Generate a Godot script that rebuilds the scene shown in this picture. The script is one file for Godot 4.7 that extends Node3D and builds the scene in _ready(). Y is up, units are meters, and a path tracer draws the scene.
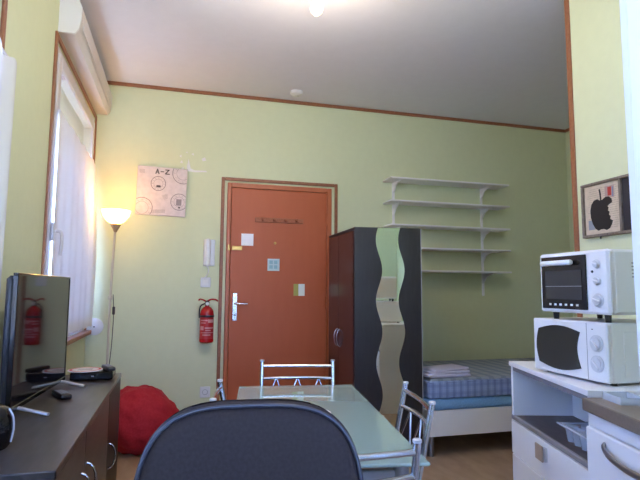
extends Node3D

const H := 2.883      # ceiling height
const W := 4.62       # far end of the alcove
const PX := 2.79      # partition plane
const PZ := 2.115     # partition's free edge

var M := {}
var used := {}
var rng := RandomNumberGenerator.new()

# ---------------------------------------------------------------- naming and tagging
func numbered(n: String) -> String:
	if not used.has(n):
		used[n] = 0
		return n
	used[n] += 1
	return "%s_%03d" % [n, used[n]]

func thing(called: String, label: String, category: String, at := Vector3.ZERO, turn := 0.0, group := "") -> Node3D:
	var o := Node3D.new()
	o.name = numbered(called)
	add_child(o)
	o.position = at
	o.rotation.y = turn
	o.set_meta("label", label)
	o.set_meta("category", category)
	if group != "":
		o.set_meta("group", group)
	return o

func structure(called: String, label := "") -> Node3D:
	var o := Node3D.new()
	o.name = called
	add_child(o)
	o.set_meta("kind", "structure")
	if label != "":
		o.set_meta("label", label)
		o.set_meta("category", called.split("_")[0])
	return o

func part(parent: Node, called: String, mesh: Mesh, mat: Material, at := Vector3.ZERO, rot := Vector3.ZERO) -> MeshInstance3D:
	var m := MeshInstance3D.new()
	m.name = called
	m.mesh = mesh
	m.material_override = mat
	m.position = at
	m.rotation = rot
	m.cast_shadow = GeometryInstance3D.SHADOW_CASTING_SETTING_ON
	parent.add_child(m, true)
	return m

func single(called: String, label: String, category: String, mesh: Mesh, mat: Material, at := Vector3.ZERO, rot := Vector3.ZERO, group := "") -> MeshInstance3D:
	var m := part(self, numbered(called), mesh, mat, at, rot)
	m.set_meta("label", label)
	m.set_meta("category", category)
	if group != "":
		m.set_meta("group", group)
	return m

# ---------------------------------------------------------------- mesh kit
func tri(st: SurfaceTool, a: Vector3, b: Vector3, c: Vector3, from: Vector3) -> void:
	var n := (b - a).cross(c - a)
	if n.dot((a + b + c) / 3.0 - from) > 0.0:
		st.add_vertex(a); st.add_vertex(c); st.add_vertex(b)
	else:
		st.add_vertex(a); st.add_vertex(b); st.add_vertex(c)

func quad(st: SurfaceTool, a: Vector3, b: Vector3, c: Vector3, d: Vector3, from: Vector3) -> void:
	tri(st, a, b, c, from)
	tri(st, a, c, d, from)

func begin(flat := true) -> SurfaceTool:
	var st := SurfaceTool.new()
	st.begin(Mesh.PRIMITIVE_TRIANGLES)
	st.set_smooth_group(-1 if flat else 0)
	return st

func done(st: SurfaceTool) -> ArrayMesh:
	st.generate_normals()
	return st.commit()

# a box between two corners, its edges cut by b, added to st
func add_box(st: SurfaceTool, lo: Vector3, hi: Vector3, b := 0.0) -> void:
	var c := (lo + hi) * 0.5
	var e := (hi - lo).abs() * 0.5
	b = min(b, min(e.x, min(e.y, e.z)) * 0.9)
	var ax := [0, 1, 2]
	for a in ax:
		var p: int = (a + 1) % 3
		var q: int = (a + 2) % 3
		for s in [-1.0, 1.0]:
			var v := []
			for k in [[-1, -1], [1, -1], [1, 1], [-1, 1]]:
				var w := Vector3.ZERO
				w[a] = s * e[a]
				w[p] = k[0] * (e[p] - b)
				w[q] = k[1] * (e[q] - b)
				v.append(c + w)
			quad(st, v[0], v[1], v[2], v[3], c)
		if b > 0.0:
			for sp in [-1.0, 1.0]:
				for sq in [-1.0, 1.0]:
					var v := []
					for k in [[-1, 0], [1, 0], [1, 1], [-1, 1]]:
						var w := Vector3.ZERO
						w[a] = k[0] * (e[a] - b)
						w[p] = sp * (e[p] - (b if k[1] == 1 else 0.0))
						w[q] = sq * (e[q] - (0.0 if k[1] == 1 else b))
						v.append(c + w)
					quad(st, v[0], v[1], v[2], v[3], c)
	if b > 0.0:
		for sx in [-1.0, 1.0]:
			for sy in [-1.0, 1.0]:
				for sz in [-1.0, 1.0]:
					var s := Vector3(sx, sy, sz)
					var v := []
					for a in 3:
						var w := Vector3.ZERO
						for k in 3:
							w[k] = s[k] * (e[k] - (0.0 if k == a else b))
						v.append(c + w)
					tri(st, v[0], v[1], v[2], c)

func box(lo: Vector3, hi: Vector3, b := 0.0) -> ArrayMesh:
	var st := begin()
	add_box(st, lo, hi, b)
	return done(st)

func boxes(list: Array, b := 0.0) -> ArrayMesh:
	var st := begin()
	for k in list:
		add_box(st, k[0], k[1], b)
	return done(st)

# profile of (radius, height) turned about y
func lathe(prof: Array, seg := 28) -> ArrayMesh:
	var st := begin(false)
	var g := 0
	for i in prof.size() - 1:
		if i > 0:
			var d0: Vector2 = (prof[i] - prof[i - 1]).normalized()
			var d1: Vector2 = (prof[i + 1] - prof[i]).normalized()
			if d0.dot(d1) < 0.75:
				g += 1
		st.set_smooth_group(g)
		for k in seg:
			var a0 := TAU * k / seg
			var a1 := TAU * (k + 1) / seg
			var p: Vector2 = prof[i]
			var q: Vector2 = prof[i + 1]
			var v0 := Vector3(cos(a0) * p.x, p.y, sin(a0) * p.x)
			var v1 := Vector3(cos(a1) * p.x, p.y, sin(a1) * p.x)
			var v2 := Vector3(cos(a1) * q.x, q.y, sin(a1) * q.x)
			var v3 := Vector3(cos(a0) * q.x, q.y, sin(a0) * q.x)
			if p.x > 1e-5:
				st.add_vertex(v0); st.add_vertex(v1); st.add_vertex(v2)
			if q.x > 1e-5:
				st.add_vertex(v0); st.add_vertex(v2); st.add_vertex(v3)
	return done(st)

func add_tube(st: SurfaceTool, path: Array, r: float, sides := 10, r2 := -1.0) -> void:
	if r2 < 0.0:
		r2 = r
	var n := path.size()
	var rings := []
	var up := Vector3.UP
	var t0: Vector3 = (path[1] - path[0]).normalized()
	if abs(t0.dot(up)) > 0.9:
		up = Vector3.RIGHT
	var x := up.cross(t0).normalized()
	for i in n:
		var t: Vector3
		if i == 0:
			t = path[1] - path[0]
		elif i == n - 1:
			t = path[n - 1] - path[n - 2]
		else:
			t = (path[i + 1] - path[i]).normalized() + (path[i] - path[i - 1]).normalized()
		t = t.normalized()
		x = (x - t * x.dot(t)).normalized()
		var y := t.cross(x)
		var ring := []
		for k in sides:
			var a := TAU * k / sides
			ring.append(path[i] + x * cos(a) * r + y * sin(a) * r2)
		rings.append(ring)
	st.set_smooth_group(0)
	for i in n - 1:
		for k in sides:
			var k2 := (k + 1) % sides
			var mid: Vector3 = (path[i] + path[i + 1]) * 0.5
			quad(st, rings[i][k], rings[i][k2], rings[i + 1][k2], rings[i + 1][k], mid)
	st.set_smooth_group(-1)
	for k in range(1, sides - 1):
		tri(st, rings[0][0], rings[0][k], rings[0][k + 1], path[1])
		tri(st, rings[n - 1][0], rings[n - 1][k], rings[n - 1][k + 1], path[n - 2])

func tube(path: Array, r: float, sides := 10, r2 := -1.0) -> ArrayMesh:
	var st := begin(false)
	add_tube(st, path, r, sides, r2)
	return done(st)

func curve(pts: Array, n := 6) -> Array:
	# Catmull-Rom through the points
	var out := []
	for i in pts.size() - 1:
		var a: Vector3 = pts[max(i - 1, 0)]
		var b: Vector3 = pts[i]
		var c: Vector3 = pts[i + 1]
		var d: Vector3 = pts[min(i + 2, pts.size() - 1)]
		for k in n:
			out.append(b.cubic_interpolate(c, a, d, float(k) / n))
	out.append(pts[-1])
	return out

# a flat outline in x/y given depth along z, from z0 to z1
func slab(poly: PackedVector2Array, z0: float, z1: float) -> ArrayMesh:
	var st := begin()
	var ix := Geometry2D.triangulate_polygon(poly)
	var mid := (z0 + z1) * 0.5
	for i in range(0, ix.size(), 3):
		for z in [z0, z1]:
			var a := Vector3(poly[ix[i]].x, poly[ix[i]].y, z)
			var b := Vector3(poly[ix[i + 1]].x, poly[ix[i + 1]].y, z)
			var c := Vector3(poly[ix[i + 2]].x, poly[ix[i + 2]].y, z)
			tri(st, a, b, c, Vector3((a.x + b.x + c.x) / 3.0, (a.y + b.y + c.y) / 3.0, mid))
	var cw := Geometry2D.is_polygon_clockwise(poly)
	for i in poly.size():
		var p := poly[i]
		var q := poly[(i + 1) % poly.size()]
		var nrm := Vector2(-(q - p).y, (q - p).x)
		if not cw:
			nrm = -nrm
		var m := (p + q) * 0.5 - nrm.normalized() * 0.001
		quad(st, Vector3(p.x, p.y, z0), Vector3(q.x, q.y, z0), Vector3(q.x, q.y, z1), Vector3(p.x, p.y, z1), Vector3(m.x, m.y, mid))
	return done(st)

# a surface of points f(u, v); closes round u when wrap is set
func sheet(f: Callable, nu: int, nv: int) -> ArrayMesh:
	var st := begin(false)
	var p := []
	for j in nv + 1:
		for i in nu + 1:
			p.append(f.call(float(i) / nu, float(j) / nv))
	for j in nv:
		for i in nu:
			var a: Vector3 = p[j * (nu + 1) + i]
			var b: Vector3 = p[j * (nu + 1) + i + 1]
			var c: Vector3 = p[(j + 1) * (nu + 1) + i + 1]
			var d: Vector3 = p[(j + 1) * (nu + 1) + i]
			var uvs := [Vector2(float(i) / nu, float(j) / nv), Vector2(float(i + 1) / nu, float(j) / nv), Vector2(float(i + 1) / nu, float(j + 1) / nv), Vector2(float(i) / nu, float(j + 1) / nv)]
			for k in [[0, a], [1, b], [2, c], [0, a], [2, c], [3, d]]:
				st.set_uv(uvs[k[0]])
				st.add_vertex(k[1])
	return done(st)

# rounded block: a box of size s with soft edges of radius r, centred
func soft_box(s: Vector3, r: float, n := 5, bulge := 0.0) -> ArrayMesh:
	var e := s * 0.5
	var f := func(u: float, v: float) -> Vector3:
		var a := u * TAU
		var b := (v - 0.5) * PI
		var d := Vector3(cos(b) * cos(a), sin(b), cos(b) * sin(a))
		return d
	var nu := 4 * (n + 1)
	# march each direction quadrant by quadrant so that flat faces stay flat
	var st := begin(false)
	var us := []
	for qd in 4:
		for i in n + 1:
			us.append([qd * PI / 2 + (PI / 2) * i / n, qd])
	var vs := []
	for hf in 2:
		for j in n + 1:
			vs.append([(-PI / 2 if hf == 0 else 0.0) + (PI / 2) * j / n, hf])
	var sx := [1.0, -1.0, -1.0, 1.0]
	var sz := [1.0, 1.0, -1.0, -1.0]
	var g := []
	for v in vs:
		var row := []
		for u in us:
			var d: Vector3 = Vector3(cos(v[0]) * cos(u[0]), sin(v[0]), cos(v[0]) * sin(u[0])) * r
			var c := Vector3(sx[u[1]] * (e.x - r), (-1.0 if v[1] == 0 else 1.0) * (e.y - r), sz[u[1]] * (e.z - r))
			row.append(c + d)
		g.append(row)
	for j in g.size() - 1:
		for i in us.size():
			var i2: int = (i + 1) % us.size()
			quad(st, g[j][i], g[j][i2], g[j + 1][i2], g[j + 1][i], Vector3.ZERO)
	# the flat bottom and top
	for side in [0, g.size() - 1]:
		for i in range(1, us.size() - 1):
			tri(st, g[side][0], g[side][i], g[side][i + 1], Vector3.ZERO)
	return done(st)

# a cushion from an outline (x/y), thickness t along z, edge rounding
func cushion(outline: PackedVector2Array, t: float, r: float, bend := 0.0) -> ArrayMesh:
	var st := begin(false)
	var n := outline.size()
	var mid := Vector2.ZERO
	for p in outline:
		mid += p
	mid /= n
	var rings := []
	var prof := []
	for s in [0.0, 0.25, 0.5, 0.7]:
		prof.append([s, -t / 2 - 0.004 * s])
	for k in 9:
		var a := -PI / 2 + PI * k / 8
		prof.append([-1.0 + cos(a), sin(a) * t / 2])
	for s in [0.7, 0.5, 0.25, 0.0]:
		prof.append([s, t / 2 + 0.004 * s])
	for q in prof:
		var ring := []
		for p in outline:
			var d: Vector2 = p - mid
			var l := d.length()
			var rad: float
			if q[0] > 0.0 or (q[0] == 0.0):
				rad = (l - r) * q[0]
			else:
				rad = l + r * q[0]
			var v := mid + d / l * rad
			ring.append(Vector3(v.x, v.y, q[1] + bend * v.x * v.x))
		rings.append(ring)
	for j in rings.size() - 1:
		for i in n:
			var i2 := (i + 1) % n
			quad(st, rings[j][i], rings[j][i2], rings[j + 1][i2], rings[j + 1][i], Vector3(mid.x, mid.y, 0))
	return done(st)

func printed(w: float, h: float) -> ArrayMesh:
	# an upright sheet in x/y facing +z with uv, centred
	var q := QuadMesh.new()
	q.size = Vector2(w, h)
	var a := ArrayMesh.new()
	a.add_surface_from_arrays(Mesh.PRIMITIVE_TRIANGLES, q.get_mesh_arrays())
	return a

# ---------------------------------------------------------------- materials
func srgb(r: int, g: int, b: int) -> Color:
	return Color(r / 255.0, g / 255.0, b / 255.0)

func mat(col: Color, rough := 0.6, metal := 0.0) -> StandardMaterial3D:
	var m := StandardMaterial3D.new()
	m.albedo_color = col
	m.roughness = rough
	m.metallic = metal
	return m

func noise_tex(freq: float, c0: Color, c1: Color, seed_: int, size := 512, oct := 4) -> NoiseTexture2D:
	var t := NoiseTexture2D.new()
	t.width = size
	t.height = size
	t.seamless = true
	var n := FastNoiseLite.new()
	n.seed = seed_
	n.frequency = freq
	n.fractal_octaves = oct
	t.noise = n
	var g := Gradient.new()
	g.set_color(0, c0)
	g.set_color(1, c1)
	t.color_ramp = g
	return t

func grainy(col: Color, spread: float, freq: float, scale: Vector3, rough: float, seed_: int) -> StandardMaterial3D:
	var m := mat(Color.WHITE, rough)
	m.albedo_texture = noise_tex(freq, col.darkened(spread), col.lightened(spread), seed_)
	m.uv1_triplanar = true
	m.uv1_world_triplanar = true
	m.uv1_scale = scale
	return m

func image_mat(img: Image, rough := 0.7) -> StandardMaterial3D:
	var m := mat(Color.WHITE, rough)
	img.generate_mipmaps()
	m.albedo_texture = ImageTexture.create_from_image(img)
	return m

func line_on(img: Image, a: Vector2, b: Vector2, w: float, c: Color) -> void:
	var n := int(a.distance_to(b) * 2) + 1
	for i in n + 1:
		var p := a.lerp(b, float(i) / n)
		for dx in range(-int(ceil(w)), int(ceil(w)) + 1):
			for dy in range(-int(ceil(w)), int(ceil(w)) + 1):
				if Vector2(dx, dy).length() <= w:
					var x := int(p.x) + dx
					var y := int(p.y) + dy
					if x >= 0 and y >= 0 and x < img.get_width() and y < img.get_height():
						img.set_pixel(x, y, c)

func ring_on(img: Image, c: Vector2, r: float, w: float, col: Color) -> void:
	var n := int(r * 4)
	for i in n:
		var a := TAU * i / n
		var b := TAU * (i + 1) / n
		line_on(img, c + Vector2(cos(a), sin(a)) * r, c + Vector2(cos(b), sin(b)) * r, w, col)

func fill_poly(img: Image, poly: PackedVector2Array, col: Color) -> void:
	var lo := Vector2(1e9, 1e9)
	var hi := Vector2(-1e9, -1e9)
	for p in poly:
		lo = lo.min(p)
		hi = hi.max(p)
	for y in range(max(0, int(lo.y)), min(img.get_height() - 1, int(hi.y)) + 1):
		for x in range(max(0, int(lo.x)), min(img.get_width() - 1, int(hi.x)) + 1):
			if Geometry2D.is_point_in_polygon(Vector2(x, y), poly):
				img.set_pixel(x, y, col)

func make_materials() -> void:
	M.wall = grainy(srgb(216, 221, 182), 0.012, 0.02, Vector3(1.2, 1.2, 1.2), 0.75, 3)
	M.ceiling = grainy(srgb(230, 229, 238), 0.012, 0.02, Vector3(0.8, 0.8, 0.8), 0.85, 4)
	M.floor = grainy(srgb(172, 142, 114), 0.08, 0.012, Vector3(1.5, 1.5, 0.6), 0.45, 5)
	M.trim = grainy(srgb(150, 92, 58), 0.08, 0.02, Vector3(3, 3, 3), 0.45, 6)
	M.door = grainy(srgb(184, 92, 50), 0.015, 0.01, Vector3(2, 0.5, 2), 0.5, 7)
	M.door_frame = grainy(srgb(184, 98, 56), 0.03, 0.01, Vector3(3, 0.5, 3), 0.4, 8)
	M.white = mat(srgb(232, 230, 226), 0.4)
	M.white_paint = mat(srgb(242, 241, 240), 0.35)
	M.pvc = mat(srgb(212, 206, 206), 0.4)
	M.pvc_box = mat(srgb(212, 204, 198), 0.4)
	M.plastic = mat(srgb(226, 226, 226), 0.35)
	M.chrome = mat(srgb(196, 200, 206), 0.22, 1.0)
	M.steel = mat(srgb(150, 152, 158), 0.35, 0.9)
	M.brass = mat(srgb(196, 160, 92), 0.35, 0.9)
	M.dark = mat(srgb(24, 24, 26), 0.45)
	M.black_gloss = mat(srgb(16, 15, 17), 0.12)
	M.wardrobe_black = grainy(srgb(34, 32, 34), 0.05, 0.02, Vector3(3, 0.7, 3), 0.4, 9)
	M.wardrobe_brown = grainy(srgb(58, 31, 29), 0.12, 0.02, Vector3(3, 0.7, 3), 0.22, 10)
	M.mirror = mat(srgb(226, 232, 226), 0.02, 1.0)
	M.sideboard = grainy(srgb(50, 43, 41), 0.12, 0.015, Vector3(2.5, 2.5, 0.5), 0.3, 11)
	M.sideboard_dark = grainy(srgb(19, 17, 18), 0.12, 0.015, Vector3(2.5, 0.5, 2.5), 0.35, 12)
	M.sideboard_dark.metallic_specular = 0.25
	M.screen = mat(srgb(20, 19, 27), 0.05)
	M.silver = mat(srgb(206, 208, 212), 0.3, 0.5)
	M.red_cloth = grainy(srgb(178, 14, 32), 0.1, 0.03, Vector3(3, 3, 3), 0.85, 13)
	M.red_paint = mat(srgb(172, 18, 26), 0.25)
	M.leather = grainy(srgb(48, 39, 39), 0.06, 0.06, Vector3(4, 4, 4), 0.65, 14)
	M.leather.metallic_specular = 0.3
	M.leather_edge = mat(srgb(50, 48, 56), 0.4)
	M.piping = mat(srgb(58, 58, 68), 0.35)
	M.blue_base = grainy(srgb(120, 172, 216), 0.1, 0.03, Vector3(4, 4, 4), 0.85, 15)
	M.linen = grainy(srgb(208, 204, 222), 0.03, 0.03, Vector3(4, 4, 4), 0.9, 16)
	M.board_white = mat(srgb(240, 238, 236), 0.45)
	M.kitchen_white = mat(srgb(240, 241, 243), 0.35)
	M.beige = grainy(srgb(124, 111, 98), 0.05, 0.03, Vector3(5, 5, 5), 0.4, 17)
	M.handle_beige = mat(srgb(184, 164, 142), 0.4)
	M.shelf_dark = grainy(srgb(62, 48, 42), 0.1, 0.02, Vector3(4, 4, 1), 0.4, 18)
	M.grey_edge = mat(srgb(140, 138, 140), 0.4)
	M.appliance = mat(srgb(232, 232, 232), 0.28)
	M.appliance_grey = mat(srgb(206, 208, 210), 0.35)
	M.oven_glass = mat(srgb(58, 56, 52), 0.08)
	M.rack_wood = grainy(srgb(168, 92, 56), 0.08, 0.02, Vector3(4, 4, 4), 0.5, 19)
	M.frame_wood = grainy(srgb(120, 104, 90), 0.15, 0.02, Vector3(6, 2, 6), 0.6, 20)
	M.seat_black = mat(srgb(26, 25, 27), 0.55)
	M.cord = mat(srgb(40, 38, 36), 0.5)
	M.lamp_pole = mat(srgb(196, 184, 160), 0.5)
	M.lamp_cup = mat(srgb(160, 134, 104), 0.4)
	# glass
	M.pane = mat(Color(0.93, 0.97, 0.96, 0.08), 0.02)
	M.pane.transparency = BaseMaterial3D.TRANSPARENCY_ALPHA
	M.table_glass = mat(Color(0.66, 0.74, 0.69, 0.64), 0.03)
	M.table_glass.transparency = BaseMaterial3D.TRANSPARENCY_ALPHA
	M.clear_plastic = mat(Color(0.86, 0.9, 0.95, 0.45), 0.15)
	M.clear_plastic.transparency = BaseMaterial3D.TRANSPARENCY_ALPHA
	M.green_plastic = mat(Color(0.68, 0.74, 0.5), 0.35)
	# thin white cloth that lets daylight through
	M.voile = mat(srgb(236, 236, 240), 0.9)
	M.voile.backlight_enabled = true
	M.voile.backlight = Color(0.19, 0.2, 0.23)
	M.lace = mat(Color(0.925, 0.933, 0.94, 0.74), 0.9)
	M.lace.transparency = BaseMaterial3D.TRANSPARENCY_ALPHA
	M.lace.backlight_enabled = true
	M.lace.backlight = Color(0.45, 0.46, 0.48)
	# lamps
	M.shade_glow = mat(srgb(250, 236, 206), 0.5)
	M.shade_glow.emission_enabled = true
	M.shade_glow.emission = Color(1.0, 0.78, 0.42)
	M.shade_glow.emission_energy_multiplier = 6.0
	M.bulb_glow = mat(srgb(255, 250, 240), 0.4)
	M.bulb_glow.emission_enabled = true
	M.bulb_glow.emission = Color(1.0, 0.86, 0.64)
	M.bulb_glow.emission_energy_multiplier = 5.0
	# mattress ticking
	var img := Image.create(256, 256, false, Image.FORMAT_RGB8)
	rng.seed = 44
	for y in 256:
		for x in 256:
			var c := srgb(140, 160, 200)
			var bx := fposmod(x, 64.0)
			var by := fposmod(y, 64.0)
			if bx < 22: c = c.lerp(srgb(84, 98, 146), 0.4)
			elif bx > 40 and bx < 46: c = c.lerp(srgb(190, 200, 220), 0.35)
			if by < 22: c = c.lerp(srgb(84, 98, 146), 0.2)
			elif by > 40 and by < 45: c = c.lerp(srgb(190, 200, 220), 0.2)
			img.set_pixel(x, y, c.lightened(rng.randf() * 0.06))
	M.ticking = image_mat(img, 0.9)
	M.ticking.uv1_triplanar = true
	M.ticking.uv1_world_triplanar = true
	M.ticking.uv1_scale = Vector3(4.5, 4.5, 4.5)
	img = Image.create(256, 256, false, Image.FORMAT_RGB8)
	for y in 256:
		for x in 256:
			var c := srgb(150, 158, 164)
			if fposmod(x, 64.0) < 26: c = c.lerp(srgb(104, 116, 134), 0.5)
			if fposmod(y, 64.0) < 26: c = c.lerp(srgb(104, 116, 134), 0.25)
			img.set_pixel(x, y, c.lightened(rng.randf() * 0.06))
	M.cover = image_mat(img, 0.9)
	M.cover.uv1_triplanar = true
	M.cover.uv1_world_triplanar = true
	M.cover.uv1_scale = Vector3(2.4, 2.4, 2.4)

# ---------------------------------------------------------------- the room
func make_room() -> void:
	var T := 0.25
	part(self, "floor", box(Vector3(-T, -0.2, -T), Vector3(W + T, 0, 6.2)), M.floor).set_meta("kind", "structure")
	part(self, "ceiling", box(Vector3(-T, H, -T), Vector3(W + T, H + 0.2, 6.2)), M.ceiling).set_meta("kind", "structure")
	part(self, "wall_back", box(Vector3(-T, 0, -T), Vector3(W + T, H, 0)), M.wall).set_meta("kind", "structure")
	part(self, "wall_alcove", box(Vector3(W, 0, 0), Vector3(W + T, H, PZ + 0.2)), M.wall).set_meta("kind", "structure")
	part(self, "wall_partition", boxes([
		[Vector3(PX, 0, PZ), Vector3(PX + 0.2, H, 6.2)],
		[Vector3(PX + 0.2, 0, PZ), Vector3(W, H, PZ + 0.2)]]), M.wall).set_meta("kind", "structure")
	part(self, "wall_rear", boxes([
		[Vector3(-T, 0, 6.0), Vector3(0.15, H, 6.2)], [Vector3(1.75, 0, 6.0), Vector3(PX, H, 6.2)],
		[Vector3(0.15, 0, 6.0), Vector3(1.75, 0.84, 6.2)], [Vector3(0.15, 2.53, 6.0), Vector3(1.75, H, 6.2)]]), M.wall).set_meta("kind", "structure")
	# the window wall, with two openings
	var y0 := 0.84
	var y1 := 2.53
	var z := [0.07, 1.45, 2.31, 3.72]
	part(self, "wall_left", boxes([
		[Vector3(-T, 0, 0), Vector3(0, y0, 6.0)],
		[Vector3(-T, y1, 0), Vector3(0, H, 6.0)],
		[Vector3(-T, y0, 0), Vector3(0, y1, z[0])],
		[Vector3(-T, y0, z[1]), Vector3(0, y1, z[2])],
		[Vector3(-T, y0, z[3]), Vector3(0, y1, 6.0)]]), M.wall).set_meta("kind", "structure")
	make_window("window_1", z[0], z[1], y0, y1, 1)
	make_window("window_2", z[2], z[3], y0, y1)
	# the bare window behind the viewer: same joinery, turned to the rear wall
	make_window("window_3", -0.8, 0.8, y0, y1)
	var w3: Node3D = get_node("window_3")
	w3.position = Vector3(0.95, 0, 6.0)
	w3.rotation.y = PI / 2
	# wooden strips under the ceiling and down the partition's edge
	var n := 1
	for k in [
		[Vector3(0, H - 0.03, 0), Vector3(W, H, 0.014)],
		[Vector3(0, H - 0.03, 0.014), Vector3(0.014, H, 6.0)],
		[Vector3(W - 0.014, H - 0.03, 0.014), Vector3(W, H, PZ)],
		[Vector3(PX, H - 0.03, PZ + 0.03), Vector3(PX - 0.014, H, 6.0)],
		[Vector3(PX - 0.008, 0, PZ - 0.008), Vector3(PX + 0.03, H, PZ + 0.026)]]:
		part(self, "trim_%d" % n, box(k[0].min(k[1]), k[0].max(k[1]), 0.003), M.trim).set_meta("kind", "structure")
		n += 1
	part(self, "baseboard_back", box(Vector3(0, 0, 0), Vector3(1.02, 0.07, 0.014), 0.003), M.trim).set_meta("kind", "structure")
	part(self, "baseboard_left", box(Vector3(0, 0, 0.014), Vector3(0.014, 0.07, 6.0), 0.003), M.trim).set_meta("kind", "structure")

func make_window(called: String, z0: float, z1: float, y0: float, y1: float, leaves := 2) -> void:
	var o := structure(called)
	# brown architrave on the wall face
	part(o, "architrave", boxes([
		[Vector3(0, y0 - 0.02, z0 - 0.03), Vector3(0.012, y1 + 0.03, z0)],
		[Vector3(0, y0 - 0.02, z1), Vector3(0.012, y1 + 0.03, z1 + 0.035)],
		[Vector3(0, y1, z0), Vector3(0.012, y1 + 0.03, z1)]], 0.002), M.trim)
	part(o, "window_sill", box(Vector3(-0.1, y0 - 0.03, z0 - 0.02), Vector3(0.05, y0, z1 + 0.04), 0.004), M.trim)
	var a := -0.07
	var b := -0.005
	var w := 0.05
	part(o, "window_frame", boxes([
		[Vector3(a, y0, z0), Vector3(b, y1, z0 + w)], [Vector3(a, y0, z1 - w), Vector3(b, y1, z1)],
		[Vector3(a, y0, z0 + w), Vector3(b, y0 + w, z1 - w)], [Vector3(a, y1 - w, z0 + w), Vector3(b, y1, z1 - w)]], 0.004), M.pvc)
	var zm := (z0 + z1) * 0.5
	for s in range(2 - leaves, 2):
		var p: float = z0 + w + 0.004 if s == 0 or leaves == 1 else zm + 0.002
		var q: float = zm - 0.002 if s == 0 else z1 - w - 0.004
		var c := -0.055
		var d := 0.012
		var v := 0.065
		var lo := y0 + w + 0.004
		var hi := y1 - w - 0.004
		var sash := part(o, "sash", boxes([
			[Vector3(c, lo, p), Vector3(d, hi, p + v)], [Vector3(c, lo, q - v), Vector3(d, hi, q)],
			[Vector3(c, lo, p + v), Vector3(d, lo + v, q - v)], [Vector3(c, hi - v, p + v), Vector3(d, hi, q - v)]], 0.006), M.pvc)
		part(sash, "pane", box(Vector3(-0.004, lo + v, p + v), Vector3(0.004, hi - v, q - v)), M.pane)
		if s == 1:
			var hd := begin(false)
			add_tube(hd, curve([Vector3(d, 1.47, q - 0.032), Vector3(d + 0.045, 1.47, q - 0.032), Vector3(d + 0.055, 1.42, q - 0.032), Vector3(d + 0.05, 1.34, q - 0.032)], 5), 0.009, 8)
			add_box(hd, Vector3(d, 1.42, q - 0.045), Vector3(d + 0.012, 1.52, q - 0.019), 0.003)
			part(sash, "window_handle", done(hd), M.pvc)

func make_door() -> void:
	var o := structure("door_1")
	var x0 := 1.113
	var x1 := 1.97
	var top := 2.04
	part(o, "door_frame", boxes([
		[Vector3(x0 - 0.035, 0, 0), Vector3(x0 - 0.003, top + 0.045, 0.03)],
		[Vector3(x1 + 0.003, 0, 0), Vector3(x1 + 0.045, top + 0.045, 0.03)],
		[Vector3(x0 - 0.003, top + 0.003, 0), Vector3(x1 + 0.003, top + 0.045, 0.03)]], 0.004), M.door_frame)
	var leaf := part(o, "door_leaf", box(Vector3(x0, 0.006, 0.002), Vector3(x1, top, 0.022), 0.003), M.door)
	# hinges on the right, lock plate and lever on the left
	for y in [0.25, 1.05, 1.8]:
		part(leaf, "hinge", tube([Vector3(x1 - 0.004, y - 0.05, 0.028), Vector3(x1 - 0.004, y + 0.05, 0.028)], 0.008, 8), M.door_frame)
	part(leaf, "lock_plate", box(Vector3(x0 + 0.028, 0.9, 0.022), Vector3(x0 + 0.068, 1.135, 0.03), 0.006), M.chrome)
	part(leaf, "door_lever", tube(curve([Vector3(x0 + 0.048, 1.045, 0.03), Vector3(x0 + 0.05, 1.045, 0.065), Vector3(x0 + 0.075, 1.045, 0.075), Vector3(x0 + 0.15, 1.043, 0.075)], 5), 0.009, 10), M.chrome)
	part(leaf, "lock_cylinder", lathe([Vector2(0, 0), Vector2(0.011, 0), Vector2(0.011, 0.008), Vector2(0, 0.008)], 16), M.steel, Vector3(x0 + 0.048, 0.95, 0.03), Vector3(PI / 2, 0, 0))
	part(leaf, "latch_bolt", boxes([[Vector3(x0 + 0.01, 1.498, 0.022), Vector3(x0 + 0.1, 1.535, 0.036)], [Vector3(x0 - 0.025, 1.494, 0.03), Vector3(x0 - 0.004, 1.545, 0.044)]], 0.004), M.brass)
	part(leaf, "peephole", lathe([Vector2(0, 0), Vector2(0.012, 0), Vector2(0.012, 0.004), Vector2(0.006, 0.006), Vector2(0, 0.006)], 16), M.brass, Vector3(1.5, 1.57, 0.022), Vector3(PI / 2, 0, 0))
	# outer moulding, a hand's breadth away from the frame
	var t := part(self, "trim_6", boxes([
		[Vector3(1.026, 0, 0), Vector3(1.054, 2.133, 0.016)],
		[Vector3(2.048, 0, 0), Vector3(2.076, 2.133, 0.016)],
		[Vector3(1.054, 2.105, 0), Vector3(2.048, 2.133, 0.016)]], 0.004), M.trim)
	t.set_meta("kind", "structure")

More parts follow.
